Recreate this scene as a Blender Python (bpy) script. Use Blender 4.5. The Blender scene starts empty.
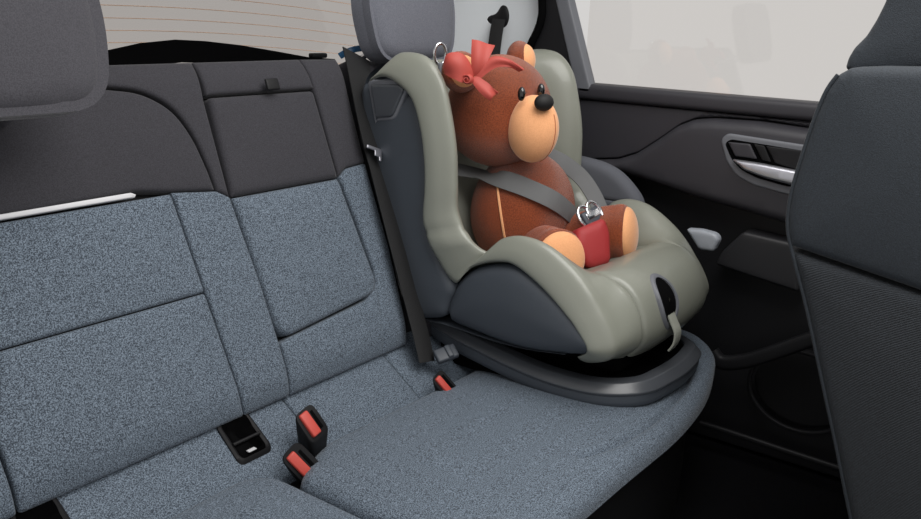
import bpy, bmesh, math, random
import numpy as np
from mathutils import Vector, Matrix
from mathutils.geometry import delaunay_2d_cdt
random.seed(4)
scn = bpy.context.scene
COL = scn.collection
PI = math.pi

# ------------------------------------------------------------------ camera
W, H = 921, 519
CX, CY = W / 2, H / 2
va = Vector((1110 - CX, -(36 - CY))); vb = Vector((-768 - CX, -(-31 - CY)))
F = math.sqrt(-va.dot(vb))
AX = Vector((va.x, va.y, -F)).normalized()
AY = Vector((vb.x, vb.y, -F)).normalized()
AZ = AX.cross(AY)
RM = Matrix((AX, AY, AZ))            # camera -> world
CAM = Vector((0, 0, 0.70))

def ray(px, py): return (RM @ Vector((px - CX, -(py - CY), -F))).normalized()
def hit(px, py, n, p):
    d = ray(px, py); n = Vector(n)
    return CAM + d * ((Vector(p) - CAM).dot(n) / d.dot(n))
def atY(px, py, y): return hit(px, py, (0, 1, 0), (0, y, 0))
def atX(px, py, x): return hit(px, py, (1, 0, 0), (x, 0, 0))
def atZ(px, py, z): return hit(px, py, (0, 0, 1), (0, 0, z))
def yz(pts, x): return [(h.y, h.z) for h in (atX(a, b, x) for a, b in pts)]

cam = bpy.data.cameras.new('camera'); camo = bpy.data.objects.new('camera', cam); COL.objects.link(camo)
cam.sensor_width = 36; cam.lens = F / W * 36; cam.clip_start = .01
camo.matrix_world = Matrix.Translation(CAM) @ RM.to_4x4()
scn.camera = camo

# ------------------------------------------------------------------ materials
def lin(c):
    return tuple(((v / 255) / 12.92 if v / 255 <= .04045 else ((v / 255 + .055) / 1.055) ** 2.4) for v in c) + (1,)
def mat(name, rgb, rough=.6, metal=0, spec=.5, noise=None, bump=0, bscale=300, kind='noise', sheen=0, coat=0):
    m = bpy.data.materials.new(name); m.use_nodes = True
    nt = m.node_tree; b = nt.nodes['Principled BSDF']
    b.inputs['Base Color'].default_value = lin(rgb); b.inputs['Roughness'].default_value = rough
    b.inputs['Metallic'].default_value = metal; b.inputs['Specular IOR Level'].default_value = spec
    b.inputs['Sheen Weight'].default_value = sheen; b.inputs['Coat Weight'].default_value = coat
    b.inputs['Sheen Roughness'].default_value = .4
    tc = nt.nodes.new('ShaderNodeTexCoord')
    def tex(k, s):
        if k == 'voronoi':
            t = nt.nodes.new('ShaderNodeTexVoronoi'); t.inputs['Scale'].default_value = s; o = t.outputs['Color']
        elif k == 'wave':
            t = nt.nodes.new('ShaderNodeTexWave'); t.inputs['Scale'].default_value = s; t.inputs['Distortion'].default_value = 1.2; t.bands_direction = 'Z'; o = t.outputs['Fac']
        else:
            t = nt.nodes.new('ShaderNodeTexNoise'); t.inputs['Scale'].default_value = s; t.inputs['Detail'].default_value = 3; o = t.outputs['Fac']
        nt.links.new(tc.outputs['Object'], t.inputs['Vector']); return o
    if noise:
        (c2, s, lo, hi) = noise
        r = nt.nodes.new('ShaderNodeValToRGB'); r.color_ramp.elements[0].position = lo; r.color_ramp.elements[1].position = hi
        r.color_ramp.elements[0].color = lin(rgb); r.color_ramp.elements[1].color = lin(c2)
        nt.links.new(tex(kind if kind != 'wave' else 'noise', s), r.inputs['Fac']); nt.links.new(r.outputs['Color'], b.inputs['Base Color'])
    if bump:
        bp = nt.nodes.new('ShaderNodeBump'); bp.inputs['Strength'].default_value = bump; bp.inputs['Distance'].default_value = .002
        nt.links.new(tex(kind, bscale), bp.inputs['Height']); nt.links.new(bp.outputs['Normal'], b.inputs['Normal'])
    return m
M = {}
M['blue'] = mat('blue_grey_melange_fabric', (48, 56, 66), .9, noise=((120, 133, 147), 560, .40, .63), bump=.6, bscale=520, sheen=.12)
M['char2'] = mat('charcoal_headrest_fabric', (56, 55, 61), .85, noise=((68, 67, 73), 600, .4, .6), bump=.3, bscale=700, sheen=.25)
M['char'] = mat('charcoal_fabric', (43, 42, 47), .9, noise=((56, 55, 61), 600, .4, .6), bump=.3, bscale=700, sheen=.15)
M['grey'] = mat('light_grey_fabric', (92, 94, 103), .85, noise=((104, 106, 115), 500, .4, .6), bump=.3, bscale=500, sheen=.1)
M['green'] = mat('sage_leather', (130, 132, 122), .36, spec=.5, bump=.10, bscale=260, kind='voronoi', coat=.18)
M['green2'] = mat('pale_sage_fabric', (140, 142, 132), .8, bump=.3, bscale=500)
M['pale'] = mat('pale_grey_plastic', (150, 155, 163), .4)
M['mid'] = mat('mid_grey_fabric', (88, 90, 97), .85, bump=.3, bscale=500)
M['shell'] = mat('slate_plastic', (68, 73, 80), .45, spec=.4, bump=.04, bscale=700)
M['base'] = mat('dark_satin_plastic', (70, 73, 78), .30, spec=.6, bump=.03, bscale=700)
M['black'] = mat('black_plastic', (20, 20, 22), .55, spec=.3)
M['deep'] = mat('matte_black_and_shade', (9, 9, 10), 1, spec=.05)  # matte black parts; also paints the dark inside slot openings
M['silver'] = mat('satin_silver', (200, 200, 208), .28, metal=.85)
M['chrome'] = mat('chrome', (225, 225, 228), .12, metal=1)
M['white'] = mat('satin_white_trim', (205, 205, 208), .35)
M['web'] = mat('black_webbing', (33, 33, 34), .62, spec=.35, bump=.35, bscale=420, kind='wave')
M['web2'] = mat('grey_webbing', (104, 105, 106), .7, spec=.3, bump=.3, bscale=420, kind='wave')
M['red'] = mat('red_button', (190, 72, 62), .5)
M['redpad'] = mat('red_crotch_pad', (158, 42, 44), .6, bump=.15, bscale=500)
M['brown'] = mat('brown_knit', (166, 84, 50), .95, noise=((132, 64, 38), 420, .4, .62), bump=.7, bscale=380, kind='wave', sheen=.35, spec=.15)
M['peach'] = mat('peach_plush', (236, 172, 124), .9, noise=((230, 165, 117), 400, .4, .6), bump=.3, bscale=400, sheen=.35, spec=.2)
M['seam'] = mat('tan_stitch', (176, 112, 76), .9)
M['bow'] = mat('coral_satin_ribbon', (172, 70, 61), .55, spec=.4)
M['eye'] = mat('glossy_black', (8, 8, 9), .06, spec=.9)
M['nose'] = mat('matt_black_plush', (12, 11, 12), .7)
M['front'] = mat('blue_black_fabric', (36, 41, 47), .8, noise=((44, 50, 57), 500, .4, .6), bump=.35, bscale=600, sheen=.1)
M['frontmesh'] = mat('blue_black_ribbed_fabric', (26, 30, 35), .8, noise=((37, 42, 48), 420, .4, .6), bump=.6, bscale=130, kind='wave', sheen=.06)
M['door'] = mat('charcoal_door_plastic', (52, 51, 56), .5, spec=.45, bump=.05, bscale=600)
M['doorlo'] = mat('dark_door_plastic', (22, 22, 25), .55, spec=.35, bump=.05, bscale=600)
M['boxp'] = mat('mid_dark_door_plastic', (37, 37, 40), .5)
M['frame'] = mat('grey_window_frame', (104, 106, 112), .5)
M['pillar'] = mat('light_grey_pillar_cloth', (232, 237, 241), .75, bump=.1, bscale=500)
M['bluep'] = mat('blue_plastic', (56, 104, 146), .3)
M['wire'] = mat('tan_heater_wire', (240, 205, 180), .6)
M['carpet'] = mat('shade_black_carpet', (14, 14, 16), 1, spec=.05, bump=.5, bscale=300)  # near-black colour carries the shade of the footwell
def glass(name, c):
    m = bpy.data.materials.new(name); m.use_nodes = True; nt = m.node_tree
    nt.nodes.remove(nt.nodes['Principled BSDF']); out = nt.nodes['Material Output']
    t = nt.nodes.new('ShaderNodeBsdfTransparent'); t.inputs['Color'].default_value = lin(c)
    g = nt.nodes.new('ShaderNodeBsdfGlossy'); g.inputs['Roughness'].default_value = .03
    mx = nt.nodes.new('ShaderNodeMixShader'); mx.inputs['Fac'].default_value = .04
    nt.links.new(t.outputs[0], mx.inputs[1]); nt.links.new(g.outputs[0], mx.inputs[2]); nt.links.new(mx.outputs[0], out.inputs[0])
    return m
M['tint'] = glass('tinted_glass', (203, 199, 196)); M['clear'] = glass('clear_glass', (252, 251, 250))

# ------------------------------------------------------------------ object helpers
WL = {}
def tag(o, label=None, cat=None, group=None, kind=None):
    for k, v in (('label', label), ('category', cat), ('group', group), ('kind', kind)):
        if v: o[k] = v
    return o
def empty(name, loc, label=None, cat=None, group=None, kind=None):
    o = bpy.data.objects.new(name, None); COL.objects.link(o); o.location = loc; o.empty_display_size = .05
    WL[o] = Vector(loc); return tag(o, label, cat, group, kind)
def obj(name, bm, m, parent=None, label=None, smooth=True, origin=None):
    me = bpy.data.meshes.new(name)
    bmesh.ops.recalc_face_normals(bm, faces=bm.faces)
    off = WL[parent] if parent else (Vector(origin) if origin else Vector((0, 0, 0)))
    bmesh.ops.translate(bm, verts=bm.verts, vec=-off)
    bm.to_mesh(me); bm.free()
    o = bpy.data.objects.new(name, me); COL.objects.link(o); me.materials.append(M[m] if isinstance(m, str) else m)
    if parent: o.parent = parent
    else: o.location = off
    WL[o] = off
    if smooth:
        for p in me.polygons: p.use_smooth = True
        try: me.set_sharp_from_angle(angle=math.radians(50))
        except Exception: pass
    if label: o['label'] = label
    return o
def cr(pts, n=6, closed=False):
    P = [Vector(p) for p in pts]; out = []; N = len(P)
    for i in range(N if closed else N - 1):
        if closed: a, b, c, d = P[i - 1], P[i], P[(i + 1) % N], P[(i + 2) % N]
        else: a, b, c, d = P[max(i - 1, 0)], P[i], P[i + 1], P[min(i + 2, N - 1)]
        for k in range(n):
            t = k / n
            out.append(.5 * ((2 * b) + (c - a) * t + (2 * a - 5 * b + 4 * c - d) * t * t + (3 * b - a - 3 * c + d) * t ** 3))
    if not closed: out.append(P[-1])
    return out
def rnd(pts, r=.01, n=6):
    """polygon with rounded corners; a vertex may carry its own radius as third value"""
    out = []; N = len(pts)
    for i in range(N):
        p = pts[i]; rr = p[2] if len(p) > 2 else r
        p = Vector(p[:2]); a = Vector(pts[i - 1][:2]); b = Vector(pts[(i + 1) % N][:2])
        if rr <= 1e-5: out.append(p); continue
        la, lb = (a - p).length, (b - p).length
        k = min(rr, la * .48, lb * .48)
        s = p + (a - p) / la * k; e = p + (b - p) / lb * k
        for j in range(n + 1):
            t = j / n; out.append(s * (1 - t) ** 2 + p * 2 * t * (1 - t) + e * t * t)
    return out
def resample(P, s):
    out = []; N = len(P)
    for i in range(N):
        a, b = P[i], P[(i + 1) % N]; L = (b - a).length
        if L < 1e-6: continue
        k = max(1, int(L / s))
        for j in range(k): out.append(a + (b - a) * (j / k))
    return out
def dist(Q, P):
    Q = np.asarray(Q); A = np.asarray([tuple(p) for p in P]); B = np.roll(A, -1, 0)
    D = B - A; L2 = (D ** 2).sum(1) + 1e-15; best = np.full(len(Q), 1e9)
    for a, d, l in zip(A, D, L2):
        t = np.clip(((Q - a) @ d) / l, 0, 1)
        best = np.minimum(best, np.hypot(Q[:, 0] - a[0] - t * d[0], Q[:, 1] - a[1] - t * d[1]))
    return best
def inside(Q, P):
    Q = np.asarray(Q); A = np.asarray([tuple(p) for p in P]); B = np.roll(A, -1, 0); c = np.zeros(len(Q), bool)
    for a, b in zip(A, B):
        if a[1] == b[1]: continue
        m = ((a[1] > Q[:, 1]) != (b[1] > Q[:, 1])) & (Q[:, 0] < (b[0] - a[0]) * (Q[:, 1] - a[1]) / (b[1] - a[1]) + a[0]); c ^= m
    return c
def panel(outline, S, r=.01, drop=.01, puff=.004, pr=.05, thick=.02, sp=.012, hf=None, grooves=()):
    """soft upholstered panel: S(u,v,h) maps to world; the rim rolls down over radius r"""
    P = resample([Vector(p[:2]) for p in outline], sp * .6)
    bm = bmesh.new(); pts = [tuple(p) for p in P]; N = len(P); cand = []
    cen = sum(P, Vector((0, 0))) / N
    area = sum(P[i - 1].x * P[i].y - P[i].x * P[i - 1].y for i in range(N))
    sg = 1 if area > 0 else -1
    for d in [r * .08, r * .3, r * .62, r]:
        for i in range(N):
            t = (P[(i + 1) % N] - P[i - 1])
            if t.length < 1e-9: continue
            n = Vector((-t.y, t.x)).normalized() * sg
            cand.append((P[i].x + n.x * d, P[i].y + n.y * d, d))
    if cand:
        c = np.array(cand); dd = dist(c[:, :2], P); ok = (dd > c[:, 2] * .93) & inside(c[:, :2], P)
        pts += [tuple(q[:2]) for q, k in zip(c, ok) if k]
    xs = [p.x for p in P]; ys = [p.y for p in P]; grid = []
    j = 0; y = min(ys)
    while y < max(ys):
        x = min(xs) + (sp / 2 if j % 2 else 0)
        while x < max(xs): grid.append((x, y)); x += sp
        y += sp * .866; j += 1
    for g, w in grooves:      # polylines pressed into the cloth
        for a, b in zip(g[:-1], g[1:]):
            a, b = Vector(a), Vector(b); L = (b - a).length; n = Vector((-(b - a).y, (b - a).x)).normalized()
            k = max(1, int(L / .006))
            for q in range(k):
                for o in (-2, -1, -.4, 0, .4, 1, 2):
                    pt = a + (b - a) * q / k + n * o * w; grid.append(tuple(pt))
    if grid:
        g = np.array(grid); ins = inside(g, P); g = g[ins]
        if len(g):
            dd = dist(g, P); pts += [tuple(q) for q in g[dd > r * 1.15 + .0005]]
    V, E_, Fc, _, _, _ = delaunay_2d_cdt([Vector(p) for p in pts], [(i, (i + 1) % N) for i in range(N)], [], 1, 1e-7)
    arr = np.array([tuple(v) for v in V]); d = dist(arr, P)
    h = -drop * (1 - np.sqrt(np.clip(1 - (1 - np.minimum(d / r, 1)) ** 2, 0, 1))) + puff * (1 - np.exp(-d / pr))
    for g, w in grooves:
        gd = np.full(len(arr), 9.)
        for a, b in zip(g[:-1], g[1:]):
            a, b = np.array(tuple(a)), np.array(tuple(b)); dv = b - a
            t = np.clip(((arr - a) @ dv) / (dv @ dv), 0, 1); gd = np.minimum(gd, np.hypot(*(arr - a - t[:, None] * dv).T))
        h -= w * 1.8 * np.exp(-(gd / w) ** 2)
    if hf: h = h + np.array([hf(a, b) for a, b in arr])
    vs = [bm.verts.new(S(a, b, c)) for (a, b), c in zip(arr, h)]
    for f in Fc:
        q = np.mean([arr[i] for i in f], axis=0)
        if len(set(f)) >= 3:
            try: bm.faces.new([vs[i] for i in f])
            except ValueError: pass
    bd = [e for e in bm.edges if e.is_boundary]
    ring = {v for e in bd for v in e.verts}
    lo = {}
    for i, v in enumerate(vs):
        if v in ring: lo[v] = bm.verts.new(S(arr[i][0], arr[i][1], -thick))
    for e in bd: 
        a, b = e.verts
        bm.faces.new((a, b, lo[b], lo[a]))
    bmesh.ops.edgeloop_fill(bm, edges=[e for e in bm.edges if e.is_boundary])
    return bm
def grid(rows, closed=False, cap=False, bm=None):
    bm = bm or bmesh.new(); V = [[bm.verts.new(p) for p in r] for r in rows]
    for i in range(len(V) - 1):
        n = len(V[i])
        for j in range(n if closed else n - 1):
            try: bm.faces.new((V[i][j], V[i][(j + 1) % n], V[i + 1][(j + 1) % n], V[i + 1][j]))
            except ValueError: pass
    if cap: bm.faces.new(V[0][::-1]); bm.faces.new(V[-1])
    return bm
def sweep(path, section, up=(0, 0, 1), scale=None, bm=None, nrm=None):
    """section points (side, up) swept along path; nrm = list of up-vectors"""
    P = [Vector(p) for p in path]; rows = []
    for i, p in enumerate(P):
        t = (P[min(i + 1, len(P) - 1)] - P[max(i - 1, 0)]).normalized()
        u = Vector(nrm[i] if nrm else up); s = t.cross(u).normalized(); u = s.cross(t).normalized()
        k = scale(i / (len(P) - 1)) if scale else 1
        if not hasattr(k, '__len__'): k = (k, k)
        rows.append([p + s * a * k[0] + u * b * k[1] for a, b in section])
    return grid(rows, closed=True, cap=True, bm=bm)
def rr_section(w, h, r=.3, n=4):
    return [tuple(p) for p in rnd([(-w / 2, -h / 2), (w / 2, -h / 2), (w / 2, h / 2), (-w / 2, h / 2)], r * min(w, h), n)]
def circ(r, n=12): return [(math.cos(2 * PI * i / n) * r, math.sin(2 * PI * i / n) * r) for i in range(n)]
def strap(path, width, normals, th=.0022, n=10):
    p = cr(path, n); q = cr(normals, n)
    return sweep(p, rr_section(width, th, .4, 2), nrm=q)
def ell(c, r, rot=None, seg=40, bm=None, p=2):
    bm = bm or bmesh.new(); c = Vector(c); rot = rot or Matrix.Identity(3)
    t = bmesh.ops.create_uvsphere(bm, u_segments=seg, v_segments=seg // 2 + 2, radius=1)
    for v in t['verts']: v.co = c + rot @ Vector((v.co.x * r[0], v.co.y * r[1], v.co.z * r[2]))
    return bm
def box(c, s, bev=.003, rot=None, bm=None, seg=3):
    b2 = bmesh.new(); bmesh.ops.create_cube(b2, size=1)
    for v in b2.verts: v.co = Vector((v.co.x * s[0], v.co.y * s[1], v.co.z * s[2]))
    if bev: bmesh.ops.bevel(b2, geom=b2.edges[:], offset=bev, segments=seg, affect='EDGES', profile=.5)
    rot = rot or Matrix.Identity(3)
    for v in b2.verts: v.co = Vector(c) + rot @ v.co
    if bm is None: return b2
    me = bpy.data.meshes.new('t'); b2.to_mesh(me); b2.free(); bm.from_mesh(me); bpy.data.meshes.remove(me); return bm
def basis(x, z):
    """rotation whose local x and z follow the given vectors"""
    z = Vector(z).normalized(); x = Vector(x); y = z.cross(x).normalized(); x = y.cross(z)
    return Matrix((x, y, z)).transposed()
def SX(x, s=-1): return lambda a, b, h: Vector((x + s * h, a, b))
def SZ(z, f=None): return lambda a, b, h: Vector((a, b, z + h + (f(a, b) if f else 0)))

# ================================================================== REAR SEATBACK
LEAN = math.radians(22); SB0 = Vector((0, 1.02, .06))
NB = Vector((0, -math.cos(LEAN), math.sin(LEAN))); UB = Vector((0, math.sin(LEAN), math.cos(LEAN)))
def SB(u, v, h):
    roll = 0
    if v > .54: roll = -(v - .54) ** 2 * 5
    if v < .05: roll = -(.05 - v) ** 2 * 4
    return Vector((u, 0, 0)) + SB0 + UB * v + NB * (h + roll)
def sbpx(px, py):
    h = hit(px, py, NB, SB0); return (h.x, (h - SB0).dot(UB))

back = empty('rear_seatback', (.75, 1.1, .06), 'wide charcoal over blue-grey fabric rear seatback with fold-down centre armrest, left of the child seat', 'seat back')
def bp(name, out, m, puff=.006, r=.0065, drop=.0065, lab=None, parent=back, rad=.006, **k):
    return obj(name, panel(rnd(out, rad), SB, r, drop, puff, .05, .03, **k), m, parent, lab)
# backing body
obj('seat_frame_board', panel(rnd([(.28, -.01), (1.285, -.01), (1.30, .30), (1.285, .585), (.28, .585)], .02), lambda u, v, h: SB(u, v, h - .026), .01, .01, 0, .05, .06), 'black', back)
bp('lower_pad', [(.465, -.006), (.838, -.006), (.835, .011), (.824, .2065), (.494, .2065), (.462, .10)], 'blue', lab='blue-grey lower pad of the left seatback')
bp('upper_pad', [(.494, .208), (.8245, .208), (.816, .374), (.40, .374), (.42, .208)], 'blue', lab='blue-grey upper pad of the left seatback')
bp('side_bolster', [(.29, -.006), (.462, -.006), (.457, .10), (.488, .206), (.415, .206), (.395, .372), (.29, .372)], 'blue')
trim = [(.36, .376), (.36, .3835), (.745, .3855), (.753, .3815), (.750, .3775)]
obj('trim_strip', panel(trim, lambda u, v, h: SB(u, v, h + .003), .002, .002, 0, .05, .01), 'white', back, 'thin satin white trim strip')
cpan = [(.37, .380), (.755, .387), (.814, .378), (.900, .368)] + [tuple(p) for p in cr([(.897, .40), (.885, .46), (.860, .508), (.815, .538), (.76, .549)], 5)] + [(.50, .553), (.40, .53), (.36, .45)]
bp('upper_back_pad', cpan, 'char', rad=.002, puff=.008, lab='charcoal shoulder pad')
dpan = [(.29, .592), (.938, .592), (.930, .52), (.9275, .43), (.925, .352), (.904, .366)] + [tuple(p) for p in cr([(.902, .40), (.890, .463), (.864, .513), (.817, .543), (.76, .554)], 5)] + [(.50, .558), (.395, .535), (.355, .45), (.36, .378), (.29, .378)]
bp('shoulder_surround', dpan, 'char', rad=.002, puff=.004, lab='charcoal surround under the top edge')
strip = [(.818, .376), (.903, .366), (.926, .352), (.929, .30), (.9365, .20), (.9385, .12), (.9395, .085), (.9385, -.006), (.8395, -.006), (.8365, .011), (.8262, .2075)]
bp('seam_strip', strip, 'blue', rad=.002, puff=.005)
bp('top_strip', [(.940, .592), (1.186, .592), (1.190, .5295), (.9385, .5295)], 'char', rad=.002, puff=.004)
bp('side_strip_upper', [(1.188, .592), (1.285, .590), (1.276, .48), (1.272, .372), (1.215, .368), (1.1905, .354), (1.1915, .50)], 'char', rad=.002, puff=.006)
low = [(1.192, .352), (1.216, .3665), (1.272, .3705), (1.272, .20), (1.255, -.006), (.9405, -.006), (.9415, .085), (.9465, .088), (.965, .0915), (1.17, .108), (1.207, .130), (1.2135, .16), (1.205, .25)]
bp('lower_surround', low, 'blue', rad=.004, puff=.006, grooves=[([(1.208, .132), (1.190, .06), (1.180, -.006)], .0015)])
arm = empty('armrest', WL[back]); arm.parent = back; arm.location = (0, 0, 0); WL[arm] = WL[back]
arm['label'] = 'folded-up centre armrest, charcoal above and blue-grey below'
SBa = lambda u, v, h: SB(u, v, h + .001)
obj('armrest_upper', panel(rnd([(.931, .352), (1.187, .352), (1.187, .5255, .010), (.9405, .5255, .010)], .002), SBa, .010, .010, .006, .05, .03), 'char', arm)
obj('armrest_lower', panel(rnd([(.931, .350), (1.187, .350), (1.2125, .1165, .035), (.9435, .0915, .035)], .002), SBa, .010, .012, .008, .05, .03), 'blue', arm)
c = sbpx(267, 87)
pt = box((0, 0, 0), (.030, .022, .006), .003)
for v in pt.verts: v.co = SB(c[0] + v.co.x, c[1] + v.co.y, v.co.z + .016)
obj('pull_tab', pt, 'black', arm, 'small black pull tab')

# right-hand seatback behind the child seat
rb = empty('rear_seatback', (1.57, 1.1, .06), 'grey rear seatback section hidden behind the sage child seat', 'seat back')
obj('back_pad', panel(rnd([(1.315, -.02), (1.86, -.02), (1.86, .575), (1.315, .59)], .02), SB, .02, .02, .004, .05, .06), 'char', rb)
bo = [tuple(p) for p in rnd(yz([(636, 235), (640, 204), (629, 187), (615, 172), (598, 163), (570, 156), (545, 150), (560, 240)], 1.82), .03)]
obj('side_bolster', panel(bo, SX(1.825), .020, .020, .004, .05, .03, grooves=[(yz([(641, 206), (600, 199), (560, 192)], 1.82), .002)]), 'mid', rb, 'light grey side bolster by the door')

# headrests
def headrest(name, c, w, d, h, m, lab, tilt, rad=.05, pipe='grey', openr=False):
    root = empty(name, (c[0], c[1], c[2] - h / 2), lab, 'headrest')
    out = rnd([(-w / 2 * .86, -h / 2, rad * 1.5), (w / 2 * .86, -h / 2, rad * 1.5), (w / 2, h * .05, rad), (w / 2 * .90, h / 2, rad * 1.3), (-w / 2 * .90, h / 2, rad * 1.3), (-w / 2, h * .05, rad)], rad, 8)
    R = Matrix.Rotation(tilt, 3, 'X')
    def S(u, v, hh): return Vector(c) + R @ Vector((u, -(d / 2) - hh + .30 * u * u, v))
    def Sb(u, v, hh): return Vector(c) + R @ Vector((u, (d / 2) + hh - .05, v))
    obj('cushion', panel(out, S, .028, .026, .008, .05, d * .5, grooves=[([tuple(p * .96) for p in cr([(-w/2*.8, h*.36), (-w/2*.84, -h*.1), (-w/2*.74, -h*.36), (-w*.2, -h*.44), (w*.2, -h*.44), (w/2*.74, -h*.36), (w/2*.84, -h*.1), (w/2*.8, h*.36)], 5)], .0014)] if not openr else ()), m, root)
    obj('rear_cover', panel(out, Sb, .03, .03, .004, .05, d * .45), m, root)
    for s in (-1, 1):
        a = Vector(c) + R @ Vector((s * w * .22, 0, -h * .3)); b = a + Vector((0, .13, -.07))
        obj('headrest_post', sweep([a, b], circ(.006)), 'chrome', root)
    return root
headrest('headrest', (.522, 1.105, .657), .285, .10, .215, 'char2', 'charcoal fabric headrest with pale piped edge at the left edge, above the seatback', math.radians(-14), .055)
headrest('headrest', (1.472, 1.245, .69), .29, .11, .20, 'grey', 'light grey fabric headrest directly behind the child seat', math.radians(-8), .036, openr=True)

# ================================================================== REAR CUSHION
cush = empty('rear_seat_cushion', (1.1, .7, -.1), 'blue-grey fabric rear bench cushion with black plinth under the child seat', 'seat cushion')
def fz(a, b):
    return -max(0, (.56 - b)) ** 2 * 1.6
main = [(.924, .944, .02), (1.30, .932, .01), (1.86, .93, .02), (1.885, .66, .06), (1.80, .575, .10), (1.60, .515, .10), (1.41, .500, .08), (1.21, .508, .05), (.99, .512, .03), (.823, .510, .02), (.820, .885, .015), (.86, .915, .02)]
obj('seat_pad', panel(rnd(main, .02, 8), SZ(-.006, fz), .022, .022, .014, .08, .035, grooves=[(cr([(1.16, .575), (1.25, .548), (1.40, .538), (1.56, .553), (1.70, .60), (1.79, .655)], 4), .0055)]), 'blue', cush, 'blue-grey right-hand seat pad')
obj('centre_seat_pad', panel(rnd([(.28, .955), (.775, .962, .03), (.812, .925, .03), (.816, .512, .02), (.28, .512)], .02), SZ(-.006, fz), .02, .02, .010, .08, .05), 'blue', cush)
def FS(a, b, h):      # rear valley strip rising to the seatback
    return Vector((a, b, -.040 + .78 * (b - .93) + h))
for nm, o in (('valley_strip', [(.28, .93), (.944, .92), (.926, 1.06), (.28, 1.06)]), ('valley_strip', [(.946, .92), (1.205, .92), (1.192, 1.06), (.928, 1.06)]), ('valley_strip', [(1.207, .92), (1.86, .92), (1.86, 1.06), (1.194, 1.06)])):
    obj(nm, panel(rnd(o, .003), FS, .006, .006, .003, .03, .03), 'blue', cush)
pl = [(.28, .55), (.82, .55), (1.21, .55), (1.41, .54), (1.60, .56), (1.79, .62), (1.86, .68), (1.86, 1.05), (.28, 1.05)]
obj('plinth', panel(rnd(pl, .04), SZ(-.04), .01, .01, 0, .05, .27, sp=.05), 'black', cush, 'black plinth under the pads')

# isofix slot
c = Vector((.817, 1.008, .022)); 
slot = empty('isofix_anchor_cover', c, 'black framed child-seat anchor slot in the gap between backrest and cushion', 'anchor slot')
sl = rnd([(c.x - .035, c.y - .031), (c.x + .035, c.y - .031), (c.x + .032, c.y + .034), (c.x - .032, c.y + .034)], .012)
outer = [Vector(p) for p in sl]; cen = Vector((c.x, c.y - .004))
def ringmesh(out, k, zf, zo, th):
    bm = bmesh.new(); n = len(out); rows = []
    inn = [cen + Vector(((p - cen).x * k[0], (p - cen).y * k[1])) for p in out]
    for P, dz in ((outer, -th), (out, zo), ([a * .5 + b * .5 for a, b in zip(out, inn)], zo + .003), (inn, zo), (inn, -th)):
        rows.append([Vector((p.x, p.y, zf(p) + dz)) for p in P])
    return grid(rows, closed=True)
zf = lambda p: FS(p.x, p.y, 0).z + .001
obj('bezel', ringmesh(outer, (.76, .84), zf, .006, .012), 'black', slot)
bmx = bmesh.new(); f = bmx.faces.new([bmx.verts.new((cen.x + (p.x - cen.x) * .8, cen.y + (p.y - cen.y) * .86, zf(p) + .0045)) for p in outer]); bmesh.ops.solidify(bmx, geom=[f], thickness=.002)
obj('opening_shade', bmx, 'deep', slot)  # raised black sheet paints the shade inside the anchor opening
obj('anchor_bar', sweep([(cen.x - .027, cen.y - .002, zf(cen) + .007), (cen.x + .027, cen.y - .002, zf(cen) + .007)], circ(.003)), 'black', slot)
bmx = box((cen.x - .002, cen.y - .016, zf(cen) - .007), (.016, .007, .002), .0005)
obj('symbol_label', bmx, 'white', slot, 'tiny pale seat symbol')

slot['label'] = 'black framed child-seat anchor slot beside the upright red-button buckle'
def dup(root, d, lab):
    q = root.copy(); COL.objects.link(q); q.location = root.location + Vector(d); q['label'] = lab
    for ch in [o for o in COL.objects if o.parent == root]:
        k = ch.copy(); COL.objects.link(k); k.parent = q
    return q
slot['group'] = 'child-seat anchor slots'
dup(slot, (-.332, 0, 0), 'black framed child-seat anchor slot cut by the bottom edge at the far lower left')

# buckles
def buckle(pos, up, facing, lab, size=(.030, .052), hgt=.055, grp=None):
    root = empty('seat_belt_buckle', pos, lab, 'seat belt buckle', grp)
    R = basis(facing, up); pos = Vector(pos); w, d = size
    def T(v): return pos + R @ Vector(v)
    out = rr_section(w, d, .3)
    KS = .95; Rb = R @ Matrix.Rotation(math.atan(KS), 3, 'X')
    rows = [[T((a * k, b * k, z + sl * KS * b)) for a, b in out] for z, k, sl in ((-.02, .80, 0), (hgt * .4, .92, .3), (hgt * .93, 1, 1), (hgt, .93, 1))]
    obj('body', grid(rows, closed=True, cap=True), 'black', root)
    obj('release_button', box(T((-w * .12, 0, hgt + .001)), (w * .40, d * 1.08, .010), .003, Rb), 'red', root, 'red release button')
    obj('tongue_slot', box(T((w * .24, 0, hgt - .0003)), (.006, d * .85, .003), .001, Rb), 'deep', root)
    return root
buckle(atZ(313, 450, -.012), (-.22, -.20, 1), (1, .1, 0), 'black buckle with red button, upper and taller of the pair beside the anchor slot', (.046, .040), .062)
buckle(atZ(308, 474, -.03), (-.50, -.30, .75), (1, .0, .3), 'black buckle with red button, lower of the pair, tucked against the cushion corner', (.042, .056), .036)
buckle(atZ(446, 392, -.015), (-.45, -.25, .8), (1, 0, .3), 'black buckle with red button beneath the vertical belt, next to the child seat base', (.034, .042), .026)

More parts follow.
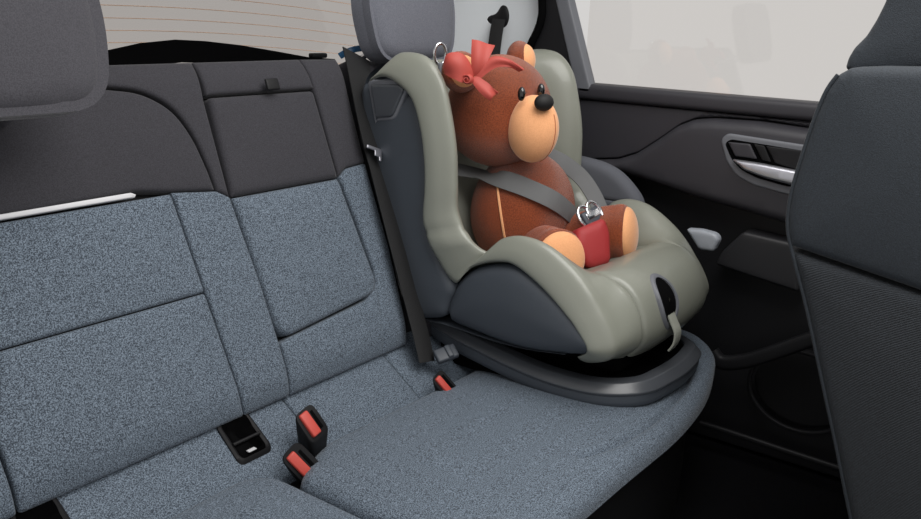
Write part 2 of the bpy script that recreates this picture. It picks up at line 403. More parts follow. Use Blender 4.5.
# vertical seat belt with its tongue
belt = empty('seat_belt', (1.25, 1.0, .04), 'black seat belt running down the seatback beside the child seat', 'seat belt')
def bb(px, py, off): h = hit(px, py, NB, SB0 + NB * off); return h
bpth = [bb(368, 135, .020), bb(377, 165, .024), bb(386, 200, .028), bb(399, 250, .030), bb(412, 300, .028), bb(421, 335, .03), bb(427, 362, .035)]
obj('webbing', strap(bpth, .046, [NB] * len(bpth)), 'web', belt)
u2 = cr([bb(356, 54, -.004), bb(361, 80, .014), bb(367, 115, .026), bb(374, 150, .034)], 8)
obj('webbing', sweep(u2, rr_section(1, .0022, .4, 2), nrm=[NB] * len(u2), scale=lambda t: (.074 - .022 * t, 1)), 'web', belt)
tg = bb(375, 149, .040); Rt = basis((1, 0, 0), NB) @ Matrix.Rotation(math.radians(-22), 3, 'Z')
bmx = box(tg, (.044, .007, .004), .0015, Rt); box(tg + Rt @ Vector((.006, -.009, .002)), (.018, .012, .003), .001, Rt, bmx); box(tg + Rt @ Vector((.012, -.018, .002)), (.006, .010, .003), .001, Rt, bmx)
obj('tongue', bmx, 'silver', belt, 'steel belt tongue')
h = Vector(atZ(446, 354, .045)); R3 = basis((.9, -.35, 0), (-.45, -.4, .8))
bmx = box(h, (.046, .030, .014), .004, R3); box(h + R3 @ Vector((.006, 0, .006)), (.012, .028, .010), .003, R3, bmx); obj('belt_latch', bmx, 'shell', belt, 'grey latch plate')

# ================================================================== CHILD SEAT
CXS = 1.540
cs = empty('child_car_seat', (CXS, .8, .01), 'sage leather child car seat with slate shell on a dark base, carrying the teddy bear', 'child seat')
E_ = [(1.105, .600), (1.09, .622), (1.03, .619), (.988, .582), (.966, .52), (.951, .45), (.947, .385), (.943, .33), (.908, .282), (.880, .262), (.862, .280), (.842, .298), (.80, .308), (.742, .298), (.672, .258), (.618, .205), (.588, .160), (.582, .132), (.598, .108), (.635, .090)]
I_ = [(1.135, .585), (1.128, .602), (1.122, .56), (1.112, .51), (1.098, .46), (1.083, .40), (1.066, .34), (1.047, .28), (1.018, .215), (.965, .168), (.905, .158), (.86, .166), (.81, .186), (.745, .214), (.68, .244), (.628, .240), (.592, .212), (.573, .17), (.574, .130), (.605, .090)]
S_ = [(1.15, .565), (1.12, .576), (1.09, .57), (1.045, .54), (1.02, .48), (1.01, .42), (1.008, .37), (1.01, .31), (.992, .262), (.945, .192), (.915, .222), (.88, .242), (.84, .254), (.797, .254), (.732, .226), (.667, .185), (.637, .157), (.620, .136), (.624, .122), (.645, .106)]
K = 6
Ei, Ii, Si = [cr([Vector((0, a, b)) for a, b in L], K) for L in (E_, I_, S_)]
NT = len(Ei)
def station(i):
    E, I, S = Ei[i], Ii[i], Si[i]; t = i / K
    nose = max(0, min(1, (t - 12) / 3))
    ctl = [(0, I), (.055, I), (.105, I), (.142, I + .10 * (E - I)), (.166 , I + .45 * (E - I)), (.192, I + .85 * (E - I)), (.218, E), (.234, E + .40 * (S - E)), (.240, E + .85 * (S - E)), (.233, S)]
    pts = []
    for x, p in ctl:
        y = p.y + nose * .026 * (x / .235) ** 3
        wg = max(0, min(1, 9 - t)); xx = x * (1.055 + .085 * wg) * (1 - .03 * max(0, t - 17) ** 1.6)
        pts.append(Vector((xx, y, p.z)))
    return cr(pts, 6)
rows = [station(i) for i in range(NT)]
NS = len(rows[0]); c_seam = 3 * 6 + 1
full = [[Vector((CXS - p.x, p.y, p.z)) for p in r[::-1]] + [Vector((CXS + p.x, p.y, p.z)) for p in r[1:]] for r in rows]
G = np.array([[tuple(p) for p in r] for r in full]); du = np.gradient(G, axis=0); dv = np.gradient(G, axis=1)
Nn = np.cross(du, dv); Nn /= np.linalg.norm(Nn, axis=2, keepdims=True) + 1e-9
mid = NS - 1
if Nn[30, mid][1] > 0: Nn = -Nn
for i in range(NT):
    t = i / K
    for j in range(G.shape[1]):
        s = abs(j - mid); dsp = 0
        dsp -= .006 * math.exp(-((s - c_seam) / .8) ** 2)
        if s > c_seam: dsp -= .003 * math.exp(-((t - 7.45) / .12) ** 2)
        if s < c_seam:
            dsp += .006 * math.cos(s / c_seam * PI / 2) * (1 if t > 10 else .4)
            for tt in (3.2, 9.4, 13.3): dsp -= .004 * math.exp(-((t - tt) / .13) ** 2)
        G[i, j] += Nn[i, j] * dsp
def sub(j0, j1, i0=0, i1=NT): return grid([[Vector(G[i, j]) for j in range(j0, j1 + 1)] for i in range(i0, i1)])
def solid(bm, th=.012):
    bmesh.ops.recalc_face_normals(bm, faces=bm.faces); return bm
isp = int(9.4 * K)
obj('back_padding', sub(mid - c_seam, mid + c_seam, 0, isp + 1), 'green2', cs, 'pale sage fabric back padding')
obj('seat_padding', sub(mid - c_seam, mid + c_seam, isp, NT), 'green', cs)
obj('side_bolster', sub(0, mid - c_seam), 'green', cs); obj('side_bolster', sub(mid + c_seam, G.shape[1] - 1), 'green', cs)
# shell
up_ = [(1.165, .560), (1.12, .572), (1.09, .566), (1.045, .536), (1.02, .478), (1.01, .42), (1.008, .37), (1.01, .31), (.992, .262), (.945, .188), (.952, .15), (.972, .112), (1.06, .11), (1.12, .25), (1.17, .40), (1.19, .54)]
lo_ = [(.945, .180), (.915, .217), (.88, .237), (.84, .249), (.797, .250), (.732, .222), (.667, .181), (.614, .136), (.660, .114), (.777, .094), (.893, .100), (.962, .115)]
for s, nm in ((-1, 'near'), (1, 'far')):
    x0 = CXS + s * .253
    Sx = (lambda x0, s: lambda a, b, h: Vector((x0 + s * h, a, b)))(x0, s)
    obj('side_shell', panel([tuple(p) for p in cr([Vector(p) for p in up_], 4, True)], Sx, .016, .012, .010, .04, .02), 'shell', cs, 'slate plastic upper side shell')
    obj('side_shell', panel([tuple(p) for p in cr([Vector(p) for p in lo_], 4, True)], lambda a, b, h, Sx=Sx: Sx(a, b, h - .006), .02, .016, .014, .04, .02), 'shell', cs, 'slate plastic lower side shell')
    cov = yz([(370, 79), (401, 84), (406, 89), (394, 117), (379, 118), (368, 97)], 1.28)
    cov = [(1.152, .560)] + cov[1:5] + [(1.135, .49)]
    cvm = Vector((sum(p[0] for p in cov) / 6, sum(p[1] for p in cov) / 6))
    big = [tuple(cvm + (Vector(p) - cvm) * 1.22) for p in cov]
    cp = obj('impact_cover', panel(rnd(big, .012), lambda a, b, h, Sx=Sx: Sx(a, b, h + .010), .004, .004, 0, .05, .01), 'frame', cs, 'raised grey rim on the head wing')
    obj('cover_plate', panel(rnd(cov, .012), lambda a, b, h, Sx=Sx: Sx(a, b, h + .014), .005, .005, .001, .05, .006), 'base', cp)
B_ = cr([Vector((0, a, b)) for a, b in [(1.14, .598), (1.185, .55), (1.172, .40), (1.12, .25), (1.06, .11), (.95, .098), (.80, .094), (.69, .108)]], 5)
obj('rear_shell', grid([[Vector((CXS + .245 * k / 6, p.y, p.z)) for k in range(-6, 7)] for p in B_]), 'shell', cs)
# base with rim
bs = empty('base', WL[cs]); bs.parent = cs; bs.location = (0, 0, 0); WL[bs] = WL[cs]
bs['label'] = 'dark grey plastic base tray'
bx0, bx1 = 1.345, 1.712
pth = [(bx0 + .01, 1.03, .082), (bx0, .97, .068), (bx0, .90, .055), (bx0, .80, .040), (bx0 + .003, .72, .034), (bx0 + .018, .645, .034), (bx0 + .06, .590, .038), (bx0 + .12, .572, .042), ((bx0 + bx1) / 2, .566, .044), (bx1 - .12, .572, .042), (bx1 - .06, .590, .038), (bx1 - .018, .645, .034), (bx1 - .003, .72, .034), (bx1, .80, .04), (bx1, .90, .055), (bx1 - .01, 1.03, .082)]
P3 = cr([Vector(p) for p in pth], 7)
sec = [tuple(p) for p in rnd([(-.016, -.034, .006), (.018, -.032, .008), (.024, -.006, .006), (.010, .012, .006), (-.016, .014, .004)], .005, 3)]
# section x axis points to the outside of the U
obj('rim', sweep(P3, [tuple(p) for p in rnd([(-.014, -.034), (.018, -.034), (.022, -.024), (.022, -.006), (-.014, -.006)], .003, 3)]), 'shell', bs)
obj('rim_lip', sweep(P3, [tuple(p) for p in rnd([(-.012, -.008), (.023, -.009), (.0255, -.003), (.010, .013), (-.012, .015)], .0022, 3)]), 'base', bs, 'satin grey lip of the base')
obj('tray_floor', panel(rnd([(bx0, .60, .06), (bx1, .60, .06), (bx1, 1.02), (bx0, 1.02)], .02), SZ(.035), .005, .005, 0, .05, .04, sp=.03), 'deep', bs)
obj('pedestal', box((CXS, .80, .085), (.26, .34, .09), .02), 'deep', bs)
# front strap slot on the nose
def toward(px, py, i0):
    """surface point of the seat padding seen at this place of the photo"""
    d = np.array(ray(px, py)); Q = G[i0:] - np.array(CAM); t = Q @ d
    e = np.linalg.norm(Q - t[..., None] * d, axis=2); k = np.unravel_index(np.argmin(e), e.shape)
    return k[0] + i0, k[1]
ci, cj = toward(667, 300, int(14 * K))
c0 = Vector(G[ci, cj]); n0 = Vector(Nn[ci, cj])
if n0.y > 0: n0 = -n0
Rf = basis((1, 0, 0), n0)
ovals = []
def oval(a, b, z, n=40): return [c0 + Rf @ Vector((math.cos(2 * PI * i / n) * a, math.sin(2 * PI * i / n) * b, z - 5.5 * (math.sin(2 * PI * i / n) * b) ** 2)) for i in range(n)]
obj('strap_slot', grid([oval(.039, .056, -.006), oval(.038, .055, .003), oval(.034, .051, .0055), oval(.030, .0465, .004), oval(.029, .045, -.006)], closed=True), 'frame', cs, 'grey oval strap slot ring')
bmx = grid([oval(.030, .0465, .0012), oval(.018, .030, .0035), oval(.003, .005, .0045)], closed=True)
obj('slot_shade_disc', bmx, 'deep', cs)  # bulging black disc paints the dark of an uncut strap hole
sp = [Vector(atX(px, py, c0.x)) for px, py in [(666, 298), (669, 310), (674, 322), (677.5, 332), (676, 342), (671, 349)]]
obj('adjuster_strap', strap(sp, .028, [n0, n0, n0, n0 + Vector((0, -.2, 0)), Vector((0, -1, .1)), Vector((0, -1, -.5))], .004), 'green2', cs, 'pale adjuster strap hanging from the slot')
# lever by the door
obj('side_lever', panel([tuple(p) for p in rnd(yz([(685, 229), (700, 230), (715, 234), (719, 240), (713, 252), (698, 250)], 1.80), .008)], SX(1.80), .008, .008, .002, .05, .02), 'pale', cs, 'pale grey lever on the door side')
# headrest ring at the top left of the back
rc = Vector(atY(440, 54, 1.09)); Rr = basis((.9, -.45, 0), (-.45, -.9, .1))
loop = [rc + Rr @ Vector((math.sin(a) * .013, 0, 0)) + Vector((0, 0, math.cos(a) * .021)) for a in [2 * PI * i / 28 for i in range(29)]]
lp = sweep(loop, circ(.0036, 8), nrm=[Rr @ Vector((0, 0, 1))] * 29)
obj('adjuster_ring', lp, 'chrome', cs, 'chrome ring loop on the backrest top')
obj('ring_clip', box(rc + Vector((.004, -.004, -.030)), (.024, .008, .026), .003), 'frame', cs)
# ================================================================== TEDDY BEAR
def onell(px, py, c, r, off=0):
    """point and normal where the view line meets an ellipsoid (nearest pass if it misses)"""
    d = ray(px, py); c = Vector(c); R = Vector([q + off for q in r])
    o = Vector([(CAM[k] - c[k]) / R[k] for k in range(3)]); e = Vector([d[k] / R[k] for k in range(3)])
    A, B, Cc = e.dot(e), 2 * o.dot(e), o.dot(o) - 1; D = B * B - 4 * A * Cc
    t = (-B - math.sqrt(max(D, 0))) / (2 * A); p = CAM + d * t
    n = Vector([(p[k] - c[k]) / R[k] ** 2 for k in range(3)]).normalized()
    return p, n
HC = Vector(atY(499, 111, .985))
tb = empty('teddy_bear', (HC.x, .92, .21), 'brown knitted teddy bear with peach muzzle and coral hair bow, strapped in the child seat', 'teddy bear')
yaw = math.radians(-14)
Fw = Vector((math.sin(yaw), -math.cos(yaw), 0)); Rt_ = Vector((math.cos(yaw), math.sin(yaw), 0)); Up = Vector((0, 0, 1))
RH = Matrix((Rt_, Fw, Up)).transposed()
def hp(a, b, c): return HC + RH @ Vector((a, b, c))
bm = ell(HC, (.114, .104, .114), RH, 56)
for v in bm.verts:
    l = RH.transposed() @ (v.co - HC)
    if l.z < 0: l.x *= 1 + .07 * min(1, -l.z / .06); l.y *= 1 + .05 * min(1, -l.z / .06)
    v.co = HC + RH @ l
hd = obj('head', bm, 'brown', tb)
TC = Vector(atY(523, 211, .945)); TR = (.126, .106, .130)
obj('torso', ell(TC, TR, None, 60), 'brown', tb)
sm = [onell(497 + 8 * ((y - 180) / 60) ** 1.3 if y > 180 else 497, y, TC, TR) for y in range(186, 252, 5)]
obj('side_seam', sweep([p for p, n in sm], circ(.0026, 6), nrm=[n for p, n in sm]), 'peach', tb, 'peach side seam on the torso')
MZ = Vector(atY(533, 129, .878)); MR = (.050, .052, .066)
bm = ell(MZ, MR, RH, 44)
mz = obj('muzzle', bm, 'peach', tb, 'peach muzzle')
ml = [MZ + RH @ Vector((.010, .0515 * math.cos(e), -.0655 * math.sin(e))) for e in [math.radians(-30 + 8 * i) for i in range(14)]]
obj('mouth_seam', sweep(ml, circ(.0009, 6), nrm=[Rt_] * 14), 'seam', mz)
obj('nose', ell(atY(544, 102.5, .840), (.021, .016, .0165), RH @ Matrix.Rotation(math.radians(-25), 3, 'X'), 28), 'nose', tb)
for px, py, y in ((521.5, 94, .882), (541, 90.5, .878)):
    e = Vector(atY(px, py, y)); obj('eye', ell(e, (.0075, .008, .0135), RH, 20), 'eye', tb)
for px, py, y in ((461, 72, 1.0), (520, 60, .995)):
    e = Vector(atY(px, py, y)); far = px > 500
    zax = RH @ Vector((.45 if far else -.35, .9, .15)); xax = RH @ Vector((.9, -.4, 0) if far else (.9, .4, 0))
    Rq = basis(xax, zax)
    er = obj('ear', ell(e, (.039, .040, .028), Rq, 28), 'brown', tb)
    obj('inner_ear', ell(e + zax * .013, (.030, .032, .019), Rq, 24), 'peach', er, 'peach inner ear')
def leg(hip, foot, r, dirv, asp=1.0):
    hip, foot = Vector(hip), Vector(foot); d = Vector(dirv).normalized()
    pts = cr([hip, (hip + foot - d * .03) / 2, foot - d * .03, foot], 6)
    rows = []; prof = [(0, .55), (.2, .8), (.5, .97), (.8, 1.04), (.93, 1.0), (1, .86)]
    n = len(pts); R = basis((0, 0, 1), d)
    for i, p in enumerate(pts):
        t = i / (n - 1); k = np.interp(t, [a for a, _ in prof], [b for _, b in prof])
        rows.append([p + R @ Vector((math.cos(2 * PI * j / 36) * r * k * asp, math.sin(2 * PI * j / 36) * r * k, 0)) for j in range(36)])
    lg = obj('leg', grid(rows, closed=True, cap=True), 'brown', tb)
    obj('foot_pad', ell(foot - d * .003, (r * .95 * asp, r * .95, r * .40), R, 40), 'peach', lg, 'peach foot pad')
nf = Vector(atY(561, 260, .790)); ff = Vector(atY(628, 234, .742))
leg((1.50, .90, .24), nf, .060, (-.45, -.85, .12))
leg((1.565, .86, .25), ff, .060, (.28, -.93, .10), 1.02)
# harness straps laid over the torso
def lay(pts, off):
    out = []
    for px, py, y in pts:
        if y: out.append((Vector(atY(px, py, y)), Vector((-.2, -.5, .8)).normalized()))
        else: out.append(onell(px, py, TC, TR, off))
    return out
for pts in (((455, 169, 1.05), (480, 174, 1.0), (505, 180, 0), (532, 190, 0), (558, 203, 0), (580, 222, 0)), ((538, 153, .99), (560, 161, .94), (580, 176, .90), (593, 194, .86), (602, 214, .82))):
    L = lay(pts, .007)
    if pts[0][0] > 500: L = [(p, Vector((-.55, -.70, .45)).normalized()) for p, n in L]
    obj('harness_strap', strap([p for p, n in L], .040, [n for p, n in L], .003), 'web2', cs)
kc = Vector(atY(592, 217, .795)); Rk = basis((1, .15, 0), (-.35, -.75, .5))
bk = obj('harness_buckle', box(kc, (.052, .034, .014), .005, Rk), 'shell', cs)
obj('buckle_plate', box(kc + Rk @ Vector((0, .004, .007)), (.036, .014, .004), .001, Rk), 'chrome', bk)
for s, dx in ((-1, -.020), (1, .006)):
    lpp = [kc + Rk @ Vector((dx + math.cos(a) * .017 * s, .006 + math.sin(a) * .024, .007)) for a in [-.6 + 3.6 * i / 16 for i in range(17)]]
    obj('tongue_loop', sweep(lpp, circ(.0038, 8), nrm=[Rk @ Vector((0, 0, 1))] * 17), 'chrome', bk)
cp = Vector(atY(592, 242, .762))
rows = []
Rc = basis((1, -.15, 0), (-.50, -.80, .35))
for z, k in ((-.05, .8), (-.02, .96), (-.002, 1.0), (.006, .96), (.011, .80), (.013, .5)):
    rows.append([cp + Rc @ Vector((a * k, b * k, z)) for a, b in [tuple(p) for p in rnd([(-.024, -.052, .015), (.028, -.052, .015), (.043, .012, .012), (.038, .042, .01), (-.030, .032, .01), (-.041, .006, .012)], .01)]])
obj('crotch_pad', grid(rows, closed=True, cap=True), 'redpad', cs, 'red crotch pad')
# bow
BC = Vector(atY(473, 74, .945)); n1 = Vector((-.72, -.66, .25)).normalized()
RB = basis((.68, -.72, 0), n1)
def bpnt(px, py, dz=0): return hit(px, py, n1, BC + n1 * dz)
bow = empty('hair_bow', WL[tb]); bow.parent = tb; bow.location = (0, 0, 0); WL[bow] = WL[tb]; bow['label'] = 'coral red ribbon bow by the ear'
def ribbon(polyL, polyR, bulge, name):
    A = cr([bpnt(*p) for p in polyL], 6); B = cr([bpnt(*p) for p in polyR], 6); rows = []
    for i, (a, b) in enumerate(zip(A, B)):
        t = i / (len(A) - 1); k = bulge * math.sin(PI * t)
        rows.append([a.lerp(b, s / 8) + n1 * (k * (1 + .5 * math.sin(PI * s / 8)) + .004 * math.sin(2 * PI * s / 8) * t) for s in range(9)])
    bm = grid(rows); bmesh.ops.recalc_face_normals(bm, faces=bm.faces)
    bmesh.ops.solidify(bm, geom=bm.faces[:], thickness=.002)
    obj(name, bm, 'bow', bow)
ribbon([(473, 76), (471, 60), (472, 40)], [(481, 74), (487, 62), (495, 46)], .008, 'bow_loop')
ribbon([(474, 72), (462, 56), (447, 56), (444, 68)], [(472, 82), (462, 84), (453, 80), (446, 75)], .014, 'bow_loop')
ribbon([(474, 74), (490, 59), (506, 60), (524, 70)], [(479, 80), (494, 69), (508, 68), (517, 71)], .008, 'bow_loop')
ribbon([(470, 80), (480, 93), (489, 100), (490, 98)], [(477, 76), (488, 84), (492, 88), (498, 92)], .006, 'bow_tail')
obj('knot', ell(bpnt(468, 79, .008), (.011, .010, .009), RB, 20), 'bow', bow)
sp_ = [bpnt(466, 80, .016) + RB @ Vector((math.cos(a) * (.002 + .0008 * a), math.sin(a) * (.002 + .0008 * a), 0)) for a in [i * .4 for i in range(22)]]
obj('rolled_end', sweep(sp_, rr_section(.0013, .010, .3, 2), nrm=[n1] * 22), 'bow', bow)

# ================================================================== FRONT SEAT
fs = empty('front_seat', (1.5, .1, -.3), 'dark blue-black fabric front seat filling the right edge', 'car seat')
FX = 1.30
rear = [(850, 519), (822, 400), (804, 310), (790, 250)]
R1 = yz([(862, 560), (850, 519), (836, 450), (822, 385), (806, 310), (791, 252)], FX)
low_ = R1 + [(.10, .335), (.06, .33), (-.02, .12), (-.08, -.10)]
up2 = yz([(790, 247), (787, 232), (787, 215), (791, 190), (803, 150), (815, 115), (826, 90), (837, 75), (850, 68), (880, 67)], FX) + [(.10, .655), (.05, .60), (.04, .45), (.03, .34), (.10, .341)]
obj('backrest_lower', panel([tuple(p) for p in rnd(low_, .004)], SX(FX), .014, .012, .012, .06, .46), 'frontmesh', fs)
obj('backrest_upper', panel([tuple(p) for p in rnd(up2, .004)], SX(FX), .014, .012, .012, .06, .46), 'front', fs)
pip = [Vector((FX + .006, a, b)) for a, b in R1 + yz([(787, 232), (787, 215), (791, 190), (803, 150), (815, 115), (826, 90), (837, 75)], FX)]
obj('piping', sweep(cr(pip, 3), circ(.0032, 8), up=(1, 0, 0)), 'front', fs)
hr = yz([(852, 76), (844, 68), (847, 58), (853, 48), (865, 36), (875, 20), (884, 2), (892, -25), (905, -50)], 1.37) + [(.12, .86), (.06, .80), (.08, .66)]
hre = obj('headrest', panel([tuple(p) for p in rnd(hr, .004)], SX(1.37), .012, .012, .008, .05, .26), 'front', fs)
obj('headrest_post', sweep([(1.5, .2, .62), (1.5, .2, .70)], circ(.007)), 'chrome', fs)
obj('headrest_post', sweep([(1.42, .2, .62), (1.42, .2, .70)], circ(.007)), 'chrome', fs)
obj('seat_base', box((1.53, -.12, -.12), (.48, .50, .16), .04), 'front', fs)
obj('seat_rail', box((1.53, -.05, -.27), (.36, .5, .15), .01), 'black', fs)

# ================================================================== DOOR AND SETTING
DX = 1.92
door = empty('door_1', (DX, .5, -.3), kind='structure')
def dp(name, out, m, x, r=.004, drop=.004, puff=0, thick=.03, lab=None, par=door, rad=.004, **k):
    return obj(name, panel([tuple(p) for p in rnd(out, rad)], SX(x), r, drop, puff, .05, thick, **k), m, par, lab)
Y_ = lambda pts, x=DX: yz(pts, x)
dp('door_panel', [(1.20, -.30), (1.20, .52), (.9, .52), (-.3, .52), (-.3, -.30)], 'doorlo', DX + .03, sp=.05)
sill = Y_([(578, 83), (700, 93), (815, 103)]) ; dz = sill[0][1]
dp('window_sill', [(1.16, .543), (1.16, .505), (-.3, .505), (-.3, .543)], 'door', DX - .010, .012, .012, thick=.06, sp=.03)
upo = [(1.19, .503), (-.3, .503), (-.3, .46)] + Y_([(815, 128), (760, 120), (715, 117), (696, 118), (680, 124), (660, 138), (638, 152), (618, 158), (590, 159)]) + [(1.19, .365)]
dp('upper_panel', upo, 'door', DX + .004, sp=.03)
curve = Y_([(590, 159), (618, 158), (638, 152), (660, 138), (680, 124), (696, 118), (715, 117), (760, 120), (815, 128)], DX)
midp = [(1.19, .36)] + [(a, b - .003) for a, b in curve] + [(-.3, .455), (-.3, .26)] + Y_([(800, 226), (760, 214), (700, 197), (640, 177), (590, 163)]) + [(1.19, .33)]
dp('middle_panel', midp, 'door', DX - .035, .022, .030, .004, .06, rad=.008, sp=.02)
# handle recess and pull handle
rec = Y_([(725, 143), (731, 139), (812, 152), (815, 190), (785, 186), (757, 178), (741, 170), (731, 158)], DX - .04)
dp('handle_surround', Y_([(720, 140), (727, 133), (812, 146), (815, 199), (783, 194), (752, 185), (736, 176), (726, 162)], DX - .04), 'frame', DX - .041, .006, .005, thick=.01, rad=.012)
bpy.data.objects[-1] if False else None
dp('handle_recess', rec, 'deep', DX - .0425, .002, .002, thick=.004, rad=.012)
dp('lock_switch', Y_([(728, 142), (750, 144), (757, 159), (735, 156)], DX - .046), 'door', DX - .048, .003, .003, thick=.004, rad=.003, lab='dark grey window switch')
dp('switch_bezel', Y_([(754, 144), (764, 146), (771, 162), (762, 160)], DX - .046), 'black', DX - .047, .002, .002, thick=.004, rad=.002)
dp('cup_panel', Y_([(766, 146), (812, 152), (815, 176), (775, 163)], DX - .044), 'doorlo', DX - .0445, .002, .002, thick=.004, rad=.003)
dp('pull_handle', Y_([(732, 159), (760, 163), (795, 170), (815, 174), (815, 192), (795, 186), (765, 178), (744, 170)], DX - .05), 'silver', DX - .058, .008, .010, .002, thick=.012, rad=.006, lab='brushed silver pull handle')
# lower trim
dp('armrest_box', Y_([(744, 231), (800, 244), (800, 292), (716, 264), (722, 252)], DX - .02), 'boxp', DX - .03, .008, .008, thick=.05, rad=.01)
pk = [Vector((DX - .05, a, b)) for a, b in Y_([(712, 352), (722, 362), (745, 361), (775, 352), (815, 338), (880, 318)], DX - .05)]
obj('pocket_rim', sweep(cr(pk, 5), rr_section(.026, .034, .4), up=(0, 0, 1)), 'doorlo', door)
sc = Vector(atX(800, 392, DX - .01)); obj('speaker_ring', sweep([sc + Vector((0, math.cos(a) * .115, math.sin(a) * .095)) for a in [2 * PI * i / 48 for i in range(49)]], rr_section(.008, .010, .3), up=(1, 0, 0)), 'doorlo', door)
dp('speaker_grille', [(sc.y + math.cos(a) * .11, sc.z + math.sin(a) * .09) for a in [2 * PI * i / 40 for i in range(40)]], 'black', DX + .012, rad=0)
sl_ = [Vector((DX - .03, a, b)) for a, b in Y_([(700, 423), (735, 434), (780, 449), (835, 467), (900, 488)], DX - .03)]
obj('door_seal', sweep(cr(sl_, 4), rr_section(.012, .014, .5), up=(0, 0, 1)), 'doorlo', door)
# window frame
fo = Y_([(592, 86), (571, 0)]); fd = (fo[1][0] - fo[0][0]) / (fo[1][1] - fo[0][1])
def line(y0, z0, z): return y0 + fd * (z - z0)
fi0, fz0 = fo[0]
dp('frame_inner', [(line(fi0, fz0, .52), .52), (line(fi0, fz0, .98), .98), (line(fi0, fz0, .98) + .035, .98), (line(fi0, fz0, .52) + .045, .52)], 'frame', DX - .010, .006, .006, thick=.03)
q0 = Y_([(531, 50), (548, 0)])
dp('frame_outer', [(line(fi0, fz0, .50) + .042, .50), (line(fi0, fz0, .98) + .032, .98), (q0[1][0] + .01 + fd * 1.2 * (.98 - q0[1][1]), .98), (q0[1][0] + .01, q0[1][1]), (q0[0][0], q0[0][1]), (q0[0][0] + .05, .50)], 'doorlo', DX - .004, .006, .006, thick=.04, rad=.003)
sw = [Vector((DX - .012, a, b)) for a, b in [(q0[0][0] + .05, .50), q0[0], (q0[1][0] + .01, q0[1][1]), (q0[1][0] + .01 + fd * 1.2 * (.98 - q0[1][1]), .98)]]
obj('rubber_seal', sweep(cr(sw, 5), circ(.010, 10), up=(1, 0, 0)), 'deep', door)
win = obj('window_2', box((DX + .012, .35, .74), (.004, 1.36, .46), 0), 'clear', None, origin=(DX, .35, .51), smooth=False); tag(win, kind='structure')
# rear quarter pillar, light grey cloth
pil = empty('trim_1', (DX, 1.3, .4), kind='structure')
obj('pillar_panel', panel(rnd([(1.125, .40), (1.10, .99), (1.60, .99), (1.62, .72), (1.66, .52), (1.66, .40)], .02), lambda a, b, h: Vector((DX + .035 - h - .25 * max(0, a - 1.32), a, b)), .01, .01, .002, .05, .03, sp=.03), 'pillar', pil)
# belt guide with hanging strap
gc = Vector(atX(497, 19, DX + .02))
bg = empty('belt_guide', gc, 'black seat belt guide with strap on the light grey pillar behind the bear', 'belt guide')
gx = DX + .030
gp = yz([(483, 21), (486, 15), (495, 13), (501, 5), (507, 7), (509, 18), (504, 28), (490, 25)], gx)
obj('guide_bezel', panel([tuple(p) for p in cr([Vector(p) for p in gp], 4, True)], SX(gx), .006, .010, .006, .02, .012, sp=.008), 'black', bg)
st = [atX(499, 19, gx - .012), atX(496, 34, gx - .026), atX(493, 60, gx - .045), atX(490, 90, gx - .06)]
obj('strap', strap([Vector(a) for a in st], .036, [Vector((-1, -.25, .1))] * 4), 'web', bg)

# rear window: curved tinted pane with heater wires
wy = 1.95
def gz(x, k): return .66 + k * .047 - .07 * max(0, x - 1.25) ** 2
def gpnt(x, z): return Vector((x, wy - .10 * (x - 1.2) ** 2 - .45 * (z - .6), z))
w1 = empty('window_1', (1.3, wy, .5), kind='structure')
rows = [[gpnt(.3 + i * .08, .5 + j * .06) for i in range(25)] for j in range(10)]
obj('pane', grid(rows), 'tint', w1)
for k in range(-3, 8):
    pts = [gpnt(x, gz(x, k * .62) ) for x in [.5 + i * .07 for i in range(24)]]
    pts = [p + Vector((0, -.004, 0)) for p in pts]
    obj('heater_wire', sweep(pts, circ(.0011, 5)), 'wire', w1)
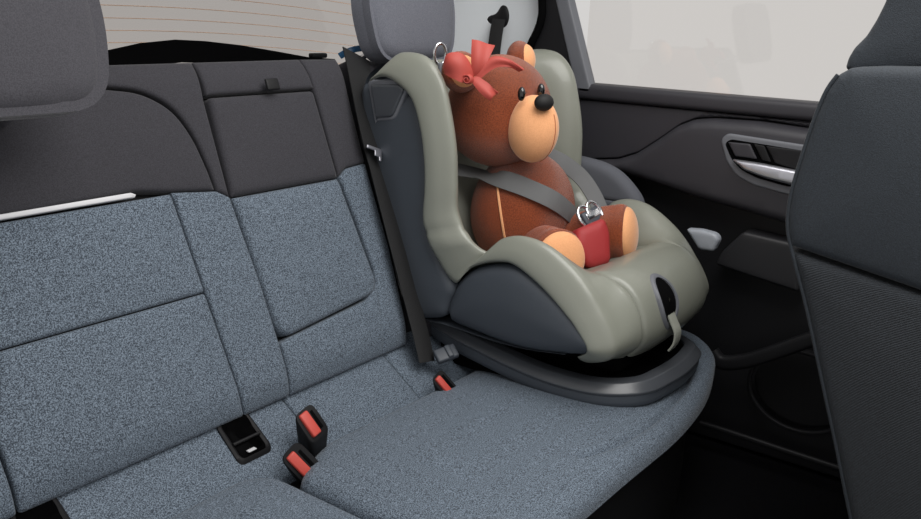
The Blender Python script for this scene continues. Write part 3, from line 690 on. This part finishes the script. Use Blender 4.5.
# parcel shelf
ps = empty('parcel_shelf', (1.3, 1.6, .5), 'black curved parcel shelf edge behind the seatback, under the rear window', 'parcel shelf')
o = [(h.x, h.z) for h in (atY(a, b, 1.72) for a, b in [(40, 62), (80, 58), (108, 50), (140, 43), (175, 39.5), (205, 41), (240, 45), (275, 51), (308, 57), (335, 59)])]
rows = []
for dy, dzz in ((-.02, -.05), (0, 0), (.02, -.004), (.10, -.03)):
    rows.append([Vector((x, 1.72 + dy, z + dzz)) for x, z in o])
obj('shelf_edge', grid(rows), 'deep', ps)
obj('shelf_board', box((1.25, 1.56, .52), (1.5, .36, .03), .008), 'black', ps)
obj('hinge_cover', box(atY(318, 55.5, 1.6), (.05, .02, .012), .004), 'black', ps)
bl = Vector(atY(352, 49, 1.34)); 
o = obj('release_strap', strap([atY(340, 56, 1.34), atY(347, 52, 1.34), atY(356, 49, 1.33), atY(366, 48, 1.33)], .014, [Vector((0, -.8, .5))] * 4, .004), 'bluep', back, 'small blue release strap at the top edge')


# body sides, floor
fl = obj('floor', box((.9, .5, -.32), (2.2, 2.4, .02), 0), 'carpet', None, origin=(.9, .5, -.32), smooth=False); tag(fl, kind='structure')
sd = obj('wall_right', box((1.99, .5, .1), (.03, 2.6, .82), 0), 'deep', None, origin=(1.99, .5, -.3), smooth=False); tag(sd, kind='structure')
rw = obj('wall_rear', box((1.0, 2.02, .09), (2.0, .04, .80), 0), 'deep', None, origin=(1, 2.02, -.3), smooth=False); tag(rw, kind='structure')

# unseen headliner added for contrast, opening shaped to admit the overhead lamp
bmx = bmesh.new()
for cc, ss in (((1.0, 1.46, 1.06), (2.1, .58, .05)), ((1.0, -1.0, 1.06), (2.1, .50, .05)), ((.15, .21, 1.06), (.40, 1.92, .05)), ((1.90, .21, 1.06), (.30, 1.92, .05))): box(cc, ss, .01, None, bmx)
tag(obj('added_ceiling', bmx, 'pillar', None, origin=(1, .1, 1.035)), kind='structure')

# ------------------------------------------------------------------ light
w = bpy.data.worlds.new('world'); scn.world = w; w.use_nodes = True
bg_ = w.node_tree.nodes['Background']; bg_.inputs[0].default_value = (.985, .965, .945, 1); bg_.inputs[1].default_value = .66
def area(name, loc, tgt, sx, sy, p, col=(1, 1, 1)):
    l = bpy.data.lights.new(name, 'AREA'); l.shape = 'RECTANGLE'; l.size = sx; l.size_y = sy; l.energy = p; l.color = col
    o = bpy.data.objects.new(name, l); COL.objects.link(o); o.location = loc
    o.rotation_euler = (Vector(tgt) - Vector(loc)).to_track_quat('-Z', 'Y').to_euler(); return o
area('added_overhead_light', (1.0, .05, 1.55), (1.1, .45, 0), 1.2, 1.4, 28, (1, .985, .96))  # added lamp above the cabin, no sunroof known
scn.view_settings.view_transform = 'Standard'; scn.view_settings.look = 'None'; scn.view_settings.gamma = 1
scn.view_settings.use_curve_mapping = False; scn.view_settings.exposure = 0
